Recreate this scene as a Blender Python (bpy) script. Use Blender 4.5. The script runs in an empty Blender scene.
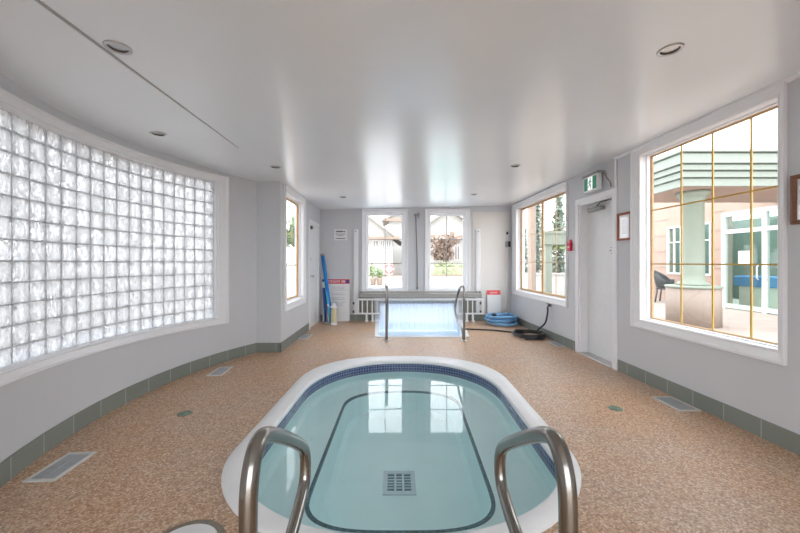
import bpy, math, random
from mathutils import Vector, geometry
random.seed(7)
S = bpy.context.scene
COL = S.collection
PI = math.pi

# ------------------------------------------------------------------ materials
def nt_new(name):
    m = bpy.data.materials.new(name); m.use_nodes = True
    nt = m.node_tree; b = nt.nodes['Principled BSDF']
    return m, nt, b

def srgb(r, g, b):
    f = lambda c: c/12.92 if c <= .04045 else ((c+.055)/1.055)**2.4
    return (f(r/255), f(g/255), f(b/255), 1)

def mat(name, col, rough=.5, metal=0, var=.06, scale=12, bump=0, bscale=200, spec=.5, emit=None, estr=0, coat=0):
    m, nt, b = nt_new(name); N = nt.nodes; L = nt.links
    b.inputs['Roughness'].default_value = rough; b.inputs['Metallic'].default_value = metal
    b.inputs['Specular IOR Level'].default_value = spec
    b.inputs['Coat Weight'].default_value = coat
    tc = N.new('ShaderNodeTexCoord'); nz = N.new('ShaderNodeTexNoise')
    nz.inputs['Scale'].default_value = scale; nz.inputs['Detail'].default_value = 4
    L.new(tc.outputs['Object'], nz.inputs['Vector'])
    rp = N.new('ShaderNodeValToRGB')
    rp.color_ramp.elements[0].position = .3; rp.color_ramp.elements[1].position = .7
    rp.color_ramp.elements[0].color = tuple(c*(1-var) for c in col[:3])+(1,)
    rp.color_ramp.elements[1].color = tuple(min(1, c*(1+var)) for c in col[:3])+(1,)
    L.new(nz.outputs['Fac'], rp.inputs['Fac']); L.new(rp.outputs['Color'], b.inputs['Base Color'])
    if bump:
        n2 = N.new('ShaderNodeTexNoise'); n2.inputs['Scale'].default_value = bscale; n2.inputs['Detail'].default_value = 3
        L.new(tc.outputs['Object'], n2.inputs['Vector'])
        bp = N.new('ShaderNodeBump'); bp.inputs['Strength'].default_value = bump; bp.inputs['Distance'].default_value = .01
        L.new(n2.outputs['Fac'], bp.inputs['Height']); L.new(bp.outputs['Normal'], b.inputs['Normal'])
    if emit:
        b.inputs['Emission Color'].default_value = emit; b.inputs['Emission Strength'].default_value = estr
    return m

M = {}
M['wall'] = mat('painted_wall', srgb(201, 203, 207), .55, var=.015, scale=2, bump=.04, bscale=300)
M['wall_warm'] = mat('warm_wall_panel', srgb(216, 213, 209), .5, var=.015, scale=2)
M['trim'] = mat('white_gloss_trim', srgb(232, 233, 236), .35, var=.01)
M['white'] = mat('white_plastic', srgb(228, 230, 232), .4, var=.02)
M['ceiling'] = mat('satin_ceiling', srgb(236, 240, 244), .23, var=.015, scale=1.2, bump=.012, bscale=6, spec=.9)
M['wood'] = mat('tan_wood_sash', srgb(196, 160, 118), .5, var=.12, scale=30)
M['brass'] = mat('brass_muntin', srgb(198, 160, 74), .4, 0, var=.08, scale=30)
M['greymunt'] = mat('grey_muntin', srgb(150, 146, 140), .5)
M['steel'] = mat('stainless_steel', srgb(146, 143, 138), .24, 1, var=.05, scale=20)
M['chrome'] = mat('brushed_chrome', srgb(190, 188, 186), .28, 1)
M['dark'] = mat('dark_rubber', srgb(38, 39, 42), .5)
M['darkgrey'] = mat('dark_grey_metal', srgb(88, 90, 92), .45, .4)
M['grey'] = mat('grey_plastic', srgb(150, 154, 154), .5)
M['ledge'] = mat('grey_ledge', srgb(158, 156, 152), .5)
M['blackhose'] = mat('black_hose', srgb(46, 46, 50), .38, var=.15)
M['bluehose'] = mat('blue_hose', srgb(116, 168, 212), .42, var=.12, scale=20)
M['noodle1'] = mat('bright_blue_foam', srgb(28, 128, 204), .6)
M['noodle2'] = mat('deep_blue_pole', srgb(26, 74, 150), .4)
M['noodle3'] = mat('aqua_blue_pole', srgb(80, 176, 210), .45)
M['beige'] = mat('beige_plastic', srgb(206, 196, 160), .5)
M['red'] = mat('red_print', srgb(206, 36, 62), .4)
M['redpale'] = mat('coral_red_print', srgb(226, 78, 84), .45)
M['bluep'] = mat('blue_print', srgb(70, 70, 150), .4)
M['ink'] = mat('black_ink', srgb(50, 52, 54), .6)
M['inkgrey'] = mat('grey_ink', srgb(150, 152, 158), .6)
M['paper'] = mat('white_sign_board', srgb(226, 227, 228), .45, var=.01)
M['redwood'] = mat('reddish_wood', srgb(150, 84, 66), .4, var=.15, scale=40)
M['brownwood'] = mat('brown_wood', srgb(120, 82, 62), .4, var=.15, scale=40)
M['coping'] = mat('white_coping', srgb(226, 227, 228), .45, var=.03, scale=5, bump=.05, bscale=120)
M['green'] = mat('exit_green', srgb(20, 118, 88), .4, emit=srgb(20, 118, 88), estr=.05)
M['lit'] = mat('lit_white_panel', srgb(235, 240, 240), .4, emit=(1, 1, 1, 1), estr=.12)
M['bulb'] = mat('frosted_bulb', srgb(225, 222, 215), .3)
M['plaster'] = mat('aqua_plaster', srgb(230, 252, 253), .6, var=.02, scale=3)
M['plaster2'] = mat('pale_blue_plaster', srgb(232, 242, 248), .6, var=.04, scale=3)
M['benchtile'] = mat('dark_bench_tile', srgb(70, 110, 118), .4, var=.5, scale=40)
M['grate'] = mat('white_grate', srgb(206, 222, 228), .5)
M['grateh'] = mat('grate_slots', srgb(60, 110, 128), .6)
M['vent'] = mat('white_vent_metal', srgb(206, 206, 202), .4)
M['ventin'] = mat('grey_vent_slots', srgb(172, 175, 178), .5)
M['drain'] = mat('verdigris_drain', srgb(120, 140, 122), .5, .1, var=.5, scale=60)
# exterior
M['patio'] = mat('pink_patio_paving', srgb(158, 144, 134), .8, var=.08, scale=2)
M['pale'] = mat('pale_concrete', srgb(214, 206, 198), .8, var=.06, scale=3)
M['sage'] = mat('sage_green_stucco', srgb(132, 139, 130), .7, var=.04)
M['sagedk'] = mat('dark_sage_stripe', srgb(78, 92, 82), .7)
M['column'] = mat('pale_green_column', srgb(126, 134, 121), .7, var=.04)
M['peach'] = mat('peach_stucco', srgb(164, 140, 126), .8, var=.05, scale=4)
M['peachlt'] = mat('cream_stucco', srgb(142, 128, 117), .8, var=.04)
M['extwhite'] = mat('white_paint_outside', srgb(202, 202, 200), .6)
M['wicker'] = mat('black_wicker', srgb(52, 54, 56), .6)
M['leaf'] = mat('leaf_green', srgb(112, 130, 84), .7, var=.35, scale=4)
M['leafdk'] = mat('conifer_green', srgb(112, 126, 110), .7, var=.3, scale=4)
M['leafpale'] = mat('pale_hedge_green', srgb(158, 164, 130), .7, var=.3, scale=4)
M['blossom'] = mat('brown_blossom', srgb(150, 130, 118), .7, var=.3, scale=5)
M['trunk'] = mat('bark', srgb(110, 92, 78), .8)
M['roof'] = mat('grey_roof_shingle', srgb(150, 144, 138), .8, var=.08, scale=10)
M['house'] = mat('cream_siding', srgb(172, 170, 165), .7, var=.03)
M['housewin'] = mat('house_window_glass', srgb(120, 116, 114), .2)
M['eave'] = mat('brown_eave', srgb(140, 122, 108), .7)
M['roomgreen'] = mat('green_room_wall', srgb(112, 126, 118), .7)
M['bluereflect'] = mat('pool_reflection_blue', srgb(70, 132, 190), .6)
M['buoy'] = mat('lifebuoy_red', srgb(226, 70, 64), .5)

def glass_mat(name, tint=(1, 1, 1, 1), fac=.07):
    m, nt, b = nt_new(name); N = nt.nodes; L = nt.links
    N.remove(b); out = N['Material Output']
    t = N.new('ShaderNodeBsdfTransparent'); t.inputs['Color'].default_value = tint
    g = N.new('ShaderNodeBsdfGlossy'); g.inputs['Roughness'].default_value = .01
    lw = N.new('ShaderNodeLayerWeight'); lw.inputs['Blend'].default_value = .5
    pw = N.new('ShaderNodeMath'); pw.operation = 'POWER'; pw.inputs[1].default_value = 4; L.new(lw.outputs['Facing'], pw.inputs[0])
    fr = N.new('ShaderNodeMath'); fr.operation = 'MULTIPLY_ADD'; fr.inputs[1].default_value = .5; fr.inputs[2].default_value = .025; L.new(pw.outputs[0], fr.inputs[0])
    nz = N.new('ShaderNodeTexNoise'); nz.inputs['Scale'].default_value = 1.5
    bp = N.new('ShaderNodeBump'); bp.inputs['Strength'].default_value = .01
    L.new(nz.outputs['Fac'], bp.inputs['Height']); L.new(bp.outputs['Normal'], g.inputs['Normal'])
    mx = N.new('ShaderNodeMixShader')
    L.new(fr.outputs[0], mx.inputs['Fac']); L.new(t.outputs[0], mx.inputs[1]); L.new(g.outputs[0], mx.inputs[2])
    L.new(mx.outputs[0], out.inputs['Surface'])
    return m
M['glass'] = glass_mat('clear_window_glass')
M['glassgreen'] = glass_mat('green_door_glass', (.80, .9, .86, 1))

def block_mat():
    m, nt, b = nt_new('wavy_glass_block'); N = nt.nodes; L = nt.links
    N.remove(b); out = N['Material Output']
    tc = N.new('ShaderNodeTexCoord'); mp = N.new('ShaderNodeMapping'); mp.inputs['Scale'].default_value = (1, 1, .6)
    nz = N.new('ShaderNodeTexNoise'); nz.inputs['Scale'].default_value = 14; nz.inputs['Detail'].default_value = 1.5
    nz.inputs['Distortion'].default_value = 2.2
    L.new(tc.outputs['Object'], mp.inputs['Vector']); L.new(mp.outputs['Vector'], nz.inputs['Vector'])
    bp = N.new('ShaderNodeBump'); bp.inputs['Strength'].default_value = 1; bp.inputs['Distance'].default_value = .012
    L.new(nz.outputs['Fac'], bp.inputs['Height'])
    tl = N.new('ShaderNodeBsdfTranslucent'); tl.inputs['Color'].default_value = (.70, .705, .715, 1)
    df = N.new('ShaderNodeBsdfDiffuse'); df.inputs['Color'].default_value = (.8, .81, .82, 1)
    tr = N.new('ShaderNodeBsdfRefraction'); tr.inputs['IOR'].default_value = 1.25; tr.inputs['Roughness'].default_value = .12
    tr.inputs['Color'].default_value = (.85, .855, .86, 1)
    gl = N.new('ShaderNodeBsdfGlossy'); gl.inputs['Roughness'].default_value = .12
    for s in (tr, gl): L.new(bp.outputs['Normal'], s.inputs['Normal'])
    m0 = N.new('ShaderNodeMixShader'); m0.inputs['Fac'].default_value = .2
    m1 = N.new('ShaderNodeMixShader')
    rg = N.new('ShaderNodeValToRGB'); rg.color_ramp.elements[0].position = .42; rg.color_ramp.elements[0].color = (.06, .06, .06, 1)
    rg.color_ramp.elements[1].position = .66; rg.color_ramp.elements[1].color = (.5, .5, .5, 1)
    L.new(nz.outputs['Fac'], rg.inputs['Fac']); L.new(rg.outputs['Color'], m1.inputs['Fac'])
    m2 = N.new('ShaderNodeMixShader')
    L.new(tl.outputs[0], m0.inputs[1]); L.new(df.outputs[0], m0.inputs[2])
    L.new(m0.outputs[0], m1.inputs[1]); L.new(tr.outputs[0], m1.inputs[2])
    fr = N.new('ShaderNodeFresnel'); fr.inputs['IOR'].default_value = 1.4; L.new(bp.outputs['Normal'], fr.inputs['Normal'])
    L.new(fr.outputs[0], m2.inputs['Fac']); L.new(m1.outputs[0], m2.inputs[1]); L.new(gl.outputs[0], m2.inputs[2])
    L.new(m2.outputs[0], out.inputs['Surface'])
    return m
M['block'] = block_mat()
def vinyl():
    m, nt, b = nt_new('translucent_white_slat'); N = nt.nodes; L = nt.links
    out = N['Material Output']; b.inputs['Base Color'].default_value = srgb(232, 236, 242); b.inputs['Roughness'].default_value = .4
    nz = N.new('ShaderNodeTexNoise'); nz.inputs['Scale'].default_value = 6
    t = N.new('ShaderNodeBsdfTranslucent'); rp = N.new('ShaderNodeValToRGB'); rp.color_ramp.elements[0].color = srgb(214, 222, 234); rp.color_ramp.elements[1].color = srgb(226, 232, 242)
    L.new(nz.outputs['Fac'], rp.inputs['Fac']); L.new(rp.outputs['Color'], t.inputs['Color'])
    mx = N.new('ShaderNodeMixShader'); mx.inputs['Fac'].default_value = .72
    L.new(b.outputs[0], mx.inputs[1]); L.new(t.outputs[0], mx.inputs[2]); L.new(mx.outputs[0], out.inputs['Surface'])
    return m
M['slat'] = vinyl()
M['mortar'] = mat('grey_mortar', srgb(178, 179, 184), .8, var=.05)

def water_mat(name, tint):
    m, nt, b = nt_new(name); N = nt.nodes; L = nt.links
    N.remove(b); out = N['Material Output']
    g = N.new('ShaderNodeBsdfGlass'); g.inputs['IOR'].default_value = 1.333; g.inputs['Roughness'].default_value = 0
    g.inputs['Color'].default_value = tint
    tc = N.new('ShaderNodeTexCoord'); nz = N.new('ShaderNodeTexNoise'); nz.inputs['Scale'].default_value = 2.5; nz.inputs['Detail'].default_value = 1
    L.new(tc.outputs['Object'], nz.inputs['Vector'])
    bp = N.new('ShaderNodeBump'); bp.inputs['Strength'].default_value = .03; bp.inputs['Distance'].default_value = .02
    L.new(nz.outputs['Fac'], bp.inputs['Height']); L.new(bp.outputs['Normal'], g.inputs['Normal'])
    L.new(g.outputs[0], out.inputs['Surface'])
    return m
M['water'] = water_mat('spa_water', (.98, 1, 1, 1))
M['water2'] = water_mat('pool_water', (.97, 1, 1, 1))

def floor_mat():
    m, nt, b = nt_new('pebble_resin_floor'); N = nt.nodes; L = nt.links
    tc = N.new('ShaderNodeTexCoord')
    vo = N.new('ShaderNodeTexVoronoi'); vo.inputs['Scale'].default_value = 100
    L.new(tc.outputs['Object'], vo.inputs['Vector'])
    sx = N.new('ShaderNodeSeparateColor'); L.new(vo.outputs['Color'], sx.inputs[0])
    rp = N.new('ShaderNodeValToRGB'); cr = rp.color_ramp
    cr.elements[0].position = 0; cr.elements[0].color = srgb(104, 76, 56)
    cr.elements[1].position = 1; cr.elements[1].color = srgb(226, 206, 186)
    for p, c in ((.18, (150, 112, 82)), (.5, (186, 146, 112)), (.75, (198, 164, 132)), (.9, (214, 194, 170))):
        e = cr.elements.new(p); e.color = srgb(*c)
    L.new(sx.outputs[0], rp.inputs['Fac'])
    # worn, paler and greyer patches
    nz = N.new('ShaderNodeTexNoise'); nz.inputs['Scale'].default_value = 1.1; nz.inputs['Detail'].default_value = 6; nz.inputs['Roughness'].default_value = .6
    L.new(tc.outputs['Object'], nz.inputs['Vector'])
    r2 = N.new('ShaderNodeValToRGB')
    r2.color_ramp.elements[0].position = .38; r2.color_ramp.elements[0].color = srgb(202, 158, 120)
    r2.color_ramp.elements[1].position = .62; r2.color_ramp.elements[1].color = srgb(190, 172, 156)
    L.new(nz.outputs['Fac'], r2.inputs['Fac'])
    mx = N.new('ShaderNodeMix'); mx.data_type = 'RGBA'; mx.inputs[0].default_value = .34
    L.new(rp.outputs['Color'], mx.inputs[6]); L.new(r2.outputs['Color'], mx.inputs[7])
    L.new(mx.outputs[2], b.inputs['Base Color'])
    b.inputs['Roughness'].default_value = .42; b.inputs['Specular IOR Level'].default_value = .5
    bp = N.new('ShaderNodeBump'); bp.inputs['Strength'].default_value = .5; bp.inputs['Distance'].default_value = .004
    L.new(vo.outputs['Distance'], bp.inputs['Height']); bp.invert = True
    L.new(bp.outputs['Normal'], b.inputs['Normal'])
    return m
M['floor'] = floor_mat()

def tile_mat(name, c1, c2, mortar, w, h, msize, rough=.25, offset=0):
    m, nt, b = nt_new(name); N = nt.nodes; L = nt.links
    uv = N.new('ShaderNodeUVMap'); uv.uv_map = 'UVMap'
    br = N.new('ShaderNodeTexBrick'); br.offset = offset; br.squash = 1
    br.inputs['Scale'].default_value = 1; br.inputs['Brick Width'].default_value = w; br.inputs['Row Height'].default_value = h
    br.inputs['Mortar Size'].default_value = msize; br.inputs['Color1'].default_value = c1; br.inputs['Color2'].default_value = c2
    br.inputs['Mortar'].default_value = mortar; br.inputs['Mortar Smooth'].default_value = .1
    L.new(uv.outputs['UV'], br.inputs['Vector']); L.new(br.outputs['Color'], b.inputs['Base Color'])
    b.inputs['Roughness'].default_value = rough
    bp = N.new('ShaderNodeBump'); bp.inputs['Strength'].default_value = .3; bp.inputs['Distance'].default_value = .003; bp.invert = True
    L.new(br.outputs['Fac'], bp.inputs['Height']); L.new(bp.outputs['Normal'], b.inputs['Normal'])
    return m
M['spatile'] = tile_mat('navy_mosaic', srgb(28, 42, 86), srgb(52, 72, 118), srgb(142, 154, 180), .037, .0345, .0034)
M['basetile'] = tile_mat('grey_green_tile', srgb(122, 128, 122), srgb(128, 134, 128), srgb(166, 170, 164), .302, .6, .004, .4)

# ------------------------------------------------------------------ mesh builder
class MB:
    def __init__(s): s.v = []; s.f = []; s.sm = []; s.uv = {}
    def vert(s, p): s.v.append(tuple(p)); return len(s.v)-1
    def face(s, idx, smooth=False, uv=None):
        if uv: s.uv[len(s.f)] = uv
        s.f.append(tuple(idx)); s.sm.append(smooth)
    def quad(s, a, b, c, d, smooth=False, uv=None):
        i = [s.vert(p) for p in (a, b, c, d)]; s.face(i, smooth, uv)
    def box(s, x0, x1, y0, y1, z0, z1, fn=None, bev=0):
        if bev:
            b = min(bev, abs(x1-x0)*.45, abs(y1-y0)*.45, abs(z1-z0)*.45)
            rings = []
            for z, o in ((z0, b), (z0+b, 0), (z1-b, 0), (z1, b)):
                pts = [(x0+o+b, y0+o), (x1-o-b, y0+o), (x1-o, y0+o+b), (x1-o, y1-o-b), (x1-o-b, y1-o), (x0+o+b, y1-o), (x0+o, y1-o-b), (x0+o, y0+o+b)]
                rings.append([(p[0], p[1], z) for p in pts])
            if fn: rings = [[fn(*p) for p in r] for r in rings]
            s.loft(rings, True, True, True)
            return
        P = [(x, y, z) for z in (z0, z1) for y in (y0, y1) for x in (x0, x1)]
        if fn: P = [fn(*p) for p in P]
        i = [s.vert(p) for p in P]
        for q in ((0, 2, 3, 1), (4, 5, 7, 6), (0, 1, 5, 4), (2, 6, 7, 3), (0, 4, 6, 2), (1, 3, 7, 5)):
            s.face([i[k] for k in q])
    def loft(s, rings, closed=True, cap0=False, cap1=False, smooth=False):
        idx = [[s.vert(p) for p in r] for r in rings]; n = len(idx[0])
        for a, b in zip(idx, idx[1:]):
            for k in range(n if closed else n-1):
                s.face((a[k], a[(k+1) % n], b[(k+1) % n], b[k]), smooth)
        if cap0: s.face(idx[0][::-1])
        if cap1: s.face(idx[-1])
    def tube(s, path, r, n=12, smooth=True, closed=False):
        path = [Vector(p) for p in path]; N = len(path); rings = []
        rad = r if isinstance(r, (list, tuple)) else [r]*N
        up = None
        for k, p in enumerate(path):
            if closed: t = (path[(k+1) % N]-path[k-1]).normalized()
            else: t = (path[min(k+1, N-1)]-path[max(k-1, 0)]).normalized()
            if up is None:
                up = Vector((0, 0, 1)) if abs(t.z) < .9 else Vector((0, 1, 0))
            a = t.cross(up)
            if a.length < 1e-5: a = t.orthogonal()
            a.normalize(); up = a.cross(t).normalized()
            rings.append([p+(a*math.cos(2*PI*j/n)+up*math.sin(2*PI*j/n))*rad[k] for j in range(n)])
        if closed: rings.append(rings[0]); s.loft(rings, True, False, False, smooth)
        else: s.loft(rings, True, True, True, smooth)
    def lathe(s, prof, c=(0, 0, 0), n=24, smooth=True, axis='z'):
        rings = []
        for r, z in prof:
            ring = []
            for j in range(n):
                a = 2*PI*j/n; x, y = r*math.cos(a), r*math.sin(a)
                p = (x, y, z) if axis == 'z' else ((x, -z, y) if axis == 'y' else (z, x, y))
                ring.append((c[0]+p[0], c[1]+p[1], c[2]+p[2]))
            rings.append(ring)
        s.loft(rings, True, True, True, smooth)
    def build(s, name, m, parent=None, weld=False):
        me = bpy.data.meshes.new(name); me.from_pydata(s.v, [], s.f)
        me.polygons.foreach_set('use_smooth', s.sm)
        if s.uv:
            uvl = me.uv_layers.new(name='UVMap')
            for fi, uv in s.uv.items():
                for li, c in zip(me.polygons[fi].loop_indices, uv): uvl.data[li].uv = c
        me.materials.append(m); me.update()
        o = bpy.data.objects.new(name, me); COL.objects.link(o)
        if parent:
            o.parent = parent
            o.matrix_parent_inverse = parent.matrix_world.inverted() if False else o.matrix_parent_inverse
        return o

def tag(o, label, cat, group=None, kind=None):
    o['label'] = label; o['category'] = cat
    if group: o['group'] = group
    if kind: o['kind'] = kind
    return o
def thing(name, label, cat, loc=(0, 0, 0), group=None):
    o = bpy.data.objects.new(name, None); COL.objects.link(o); o.location = loc; o.empty_display_size = .1
    return tag(o, label, cat, group)
def struct(o, label=None):
    o['kind'] = 'structure'
    if label: o['label'] = label
    return o
def local(mb, loc):
    mb.v = [(p[0]-loc[0], p[1]-loc[1], p[2]-loc[2]) for p in mb.v]; return mb
def part(mb, name, m, root):
    return local(mb, root.location).build(name, m, root)
def copy_tree(o, parent=None):
    c = o.copy(); COL.objects.link(c)
    if parent: c.parent = parent
    for ch in o.children: copy_tree(ch, c)
    return c
def inpoly(p, poly):
    r = False; n = len(poly); j = n-1
    for i in range(n):
        a, b = poly[i], poly[j]
        if (a[1] > p[1]) != (b[1] > p[1]) and p[0] < (b[0]-a[0])*(p[1]-a[1])/(b[1]-a[1])+a[0]: r = not r
        j = i
    return r
def plate(outer, holes, zf, extra=(), flip=False, smooth=False):
    """A flat or gently bent sheet with holes."""
    vs = [Vector(p) for p in outer]; es = [(i, (i+1) % len(outer)) for i in range(len(outer))]
    for h in holes:
        b = len(vs); vs += [Vector(p) for p in h]; es += [(b+i, b+(i+1) % len(h)) for i in range(len(h))]
    for ln in extra:
        b = len(vs); vs += [Vector(p) for p in ln]; es += [(b+i, b+i+1) for i in range(len(ln)-1)]
    r = geometry.delaunay_2d_cdt(vs, es, [], 0, 1e-6)
    mb = MB()
    for p in r[0]: mb.vert((p.x, p.y, zf(p.x, p.y)))
    for f in r[2]:
        c = (sum(r[0][i].x for i in f)/3, sum(r[0][i].y for i in f)/3)
        if inpoly(c, outer) and not any(inpoly(c, h) for h in holes):
            mb.face(f[::-1] if flip else f, smooth)
    return mb
def wall(fn, us, zs, holes, t):
    """Wall of thickness t behind the surface fn(u, z, d) with rectangular openings; us, zs hold all breaks."""
    us = sorted(set(us + [h[k] for h in holes for k in (0, 1)])); zs = sorted(set(zs + [h[k] for h in holes for k in (2, 3)]))
    mb = MB()
    def solid(i, j):
        if not (0 <= i < len(us)-1 and 0 <= j < len(zs)-1): return False
        u, z = (us[i]+us[i+1])/2, (zs[j]+zs[j+1])/2
        return not any(h[0] < u < h[1] and h[2] < z < h[3] for h in holes)
    for i in range(len(us)-1):
        for j in range(len(zs)-1):
            if not solid(i, j): continue
            a, b, c, d = us[i], us[i+1], zs[j], zs[j+1]
            mb.quad(fn(a, c, 0), fn(b, c, 0), fn(b, d, 0), fn(a, d, 0))
            mb.quad(fn(a, c, -t), fn(a, d, -t), fn(b, d, -t), fn(b, c, -t))
            if not solid(i-1, j): mb.quad(fn(a, c, 0), fn(a, d, 0), fn(a, d, -t), fn(a, c, -t))
            if not solid(i+1, j): mb.quad(fn(b, c, 0), fn(b, c, -t), fn(b, d, -t), fn(b, d, 0))
            if not solid(i, j-1): mb.quad(fn(a, c, 0), fn(a, c, -t), fn(b, c, -t), fn(b, c, 0))
            if not solid(i, j+1): mb.quad(fn(a, d, 0), fn(b, d, 0), fn(b, d, -t), fn(a, d, -t))
    return mb
def sweep(mb, fn, u0, u1, z0, z1, prof, nu=1, su=(1, 1)):
    """Mitred frame moulding round a rectangle; prof = (outward offset, depth into the room) points, closed."""
    def per(o):
        P = []
        a, b = u0-o*su[0], u1+o*su[1]
        for k in range(nu+1): P.append((a+(b-a)*k/nu, z0-o))
        for k in range(nu+1): P.append((b-(b-a)*k/nu, z1+o))
        return P
    rings = [[fn(u, z, d) for u, z in per(o)] for o, d in prof]
    rings.append(rings[0])
    mb.loft(rings, True)

# ------------------------------------------------------------------ room dimensions
YB = 8.18                                   # the far wall
def RW(u, z, d): return (2.9695-.0239*u-d, u-.0239*d, z)       # right wall, d into the room
def LW(u, z, d): return (-1.745+d, u, z)                        # left wall of the far bay
def BW(u, z, d): return (u, YB-d, z)                            # far wall
def FW(u, z, d): return (u, 5.31-d, z)                          # short return facing the entrance
RC, CX, CY = 3.8, 1.16, 3.38
def CW(a, z, d):                                                # bowed wall, a in degrees
    r = math.radians(a); return (CX-(RC-d)*math.cos(r), CY+(RC-d)*math.sin(r), z)
def KW(a, z, d):                                                # block courses open out slightly towards the far end
    k = .953+(1.06-.953)*(max(-28, min(24, a))+16.5)/36.7
    return CW(a, 1.39+(z-1.39)*k, d)
def NW(u, z, d): return (-2.13+d, u, z)                         # straight wall beside the entrance
def zc(x, y):                                                   # ceiling height
    if x > -1.69: return 2.625+(x+1.69)*.024
    k = .10 if y < 2.4 else max(0, .10*(4.1-y)/1.7)
    return 2.625-(-1.69-x)*k
ZT = 2.95

# ---- spa and pool outlines
def outline(hw, yf, df, nf, yn, dn, nn, c0, n=36):
    P = []
    for k in range(n+1):
        a = PI*k/n; c, s = math.cos(a), math.sin(a)
        P.append((hw*math.copysign(abs(c)**(2/nf), c), (yf-df)+df*abs(s)**(2/nf)))
    m = 10
    a0, b0 = P[-1], None
    Q = []
    for k in range(n+1):
        a = PI+PI*k/n; c, s = math.cos(a), math.sin(a)
        Q.append((hw*math.copysign(abs(c)**(2/nn), c), (yn+dn)-dn*abs(s)**(2/nn)))
    def fill(p, q): return [(p[0]+(q[0]-p[0])*k/m, p[1]+(q[1]-p[1])*k/m) for k in range(1, m)]
    R = P+fill(P[-1], Q[0])+Q+fill(Q[-1], P[0])
    return [(x+c0+.03*(y-2.3), y) for x, y in R]
SPA_OUT = outline(1.225, 5.04, 1.10, 2.4, 1.58, .95, 2.0, .05)
SPA_IN = outline(1.06, 4.747, 1.12, 2.2, 1.71, .73, 2.0, .05)
SPA_TILE = outline(1.075, 4.765, 1.12, 2.2, 1.695, .73, 2.0, .05)
SPA_BENCH = outline(.655, 4.363, .45, 2.4, 2.2, .42, 3.4, .04)
SPA_TRIM = outline(.68, 4.386, .45, 2.4, 2.178, .42, 3.4, .04)
POOL = [(-.31, 6.33), (1.27, 6.33), (1.40, 6.42), (1.62, YB-.02), (-.44, YB-.02), (-.36, 6.42)]
WATER_Z = -.105

# ------------------------------------------------------------------ floor, ceiling, walls
room = [(-2.2, -2.2), (3.2, -2.2), (3.2, 8.37), (-1.9, 8.37), (-1.9, 5.4), (-2.3, 5.4)]
room += [CW(a, 0, -.06)[:2] for a in range(30, -31, -3)]
vent_rects = []
fl = plate(room, [SPA_OUT, POOL], lambda x, y: 0)
struct(fl.build('floor', M['floor']), 'tan pebble resin pool deck floor')

LIGHTS = [(-1.60, 2.0), (1.72, 2.15), (-2.23, 3.26), (1.66, 4.73), (-1.55, 4.5), (-.98, 6.64), (1.55, 6.69)]
def circ(c, r, n=20): return [(c[0]+r*math.cos(2*PI*k/n), c[1]+r*math.sin(2*PI*k/n)) for k in range(n)]
seam = [(-1.69, -2.1)]+[(-1.69, y/5) for y in range(-10, 45)]
ex = [seam, [(-1.95, y/4) for y in range(8, 21)], [(-2.3, y/4) for y in range(9, 20)], [(-2.5, y/4) for y in range(10, 18)]]
ce = plate(room, [circ(c, .049) for c in LIGHTS], zc, ex, flip=True, smooth=True)
struct(ce.build('ceiling', M['ceiling']), 'satin white ceiling reflecting the windows')
mb = MB()
path = [(-1.69, y, zc(-1.69, y)-.001) for y in (-2, -1, 0, 1, 1.93)]
for a, b in ((-2, 3.75),):
    w0, w1 = .019, .005
    z0 = 2.6245
    rings = []
    for y, w in ((a, w0), (b, w1)):
        rings.append([(-1.69-w, y, z0+.01), (-1.69-w, y, z0-w*.5), (-1.69+w, y, z0-w*.5), (-1.69+w, y, z0+.01)])
    mb.loft(rings, True, True, True)
struct(mb.build('trim_1', mat('seam_strip', srgb(170, 170, 170), .5)), 'thin strip covering the ceiling seam')

# right wall
W5 = (5.66, 7.83, .745, 2.61); W6 = (2.60, 4.02, .715, 2.63); DR = (4.5, 5.30, 0, 2.27)
struct(wall(RW, [-2.2, 8.4], [-.05, ZT], [W5, W6, (DR[0], DR[1], -.05, DR[3])], .14).build('wall_right', M['wall']))
# far wall; low gap lets the pool pass under it
W3 = (-.66, .235, .74, 2.55); W4 = (.83, 1.70, .74, 2.55)
struct(wall(BW, [-2.0, 3.1], [-.6, ZT], [W3, W4, (-.33, 1.49, -.5, .42)], .2).build('wall_back', M['wall']))
# left bay wall with a window and a door
W2 = (5.56, 6.62, .70, 2.52); DL = (7.12, 7.92, 0, 2.2)
struct(wall(LW, [5.31, 8.4], [-.05, ZT], [W2, (DL[0], DL[1], -.05, DL[3])], .16).build('wall_left', M['wall']))
struct(wall(FW, [-2.6, -1.904], [-.05, ZT], [], .12).build('wall_left_return', M['wall']))
# bowed wall with the glass block window
A0, A1, PIT = 20.2-20*2.295, 20.2, 2.295
BZ0, BZ1 = .665, 2.42
struct(wall(KW, [a*2.0 for a in range(-15, 16)]+[A0, A1, 30.6, -30.6]+[A0+PIT*k for k in range(20)], [-.4, 3.2], [(A0, A1, BZ0, BZ1)], .22).build('wall_left_bowed', M['wall']))
struct(wall(NW, [-2.4, 1.5], [-.05, ZT], [], .2).build('wall_left_entrance', M['wall']))
# wall behind the viewpoint, with an unseen bare opening added to let sky light in
def EW(u, z, d): return (u, -2.1+d, z)
struct(wall(EW, [-2.4, 3.3], [-.05, ZT], [(-1.2, 2.2, .0, 2.3)], .2).build('wall_entrance', M['wall']))

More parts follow.
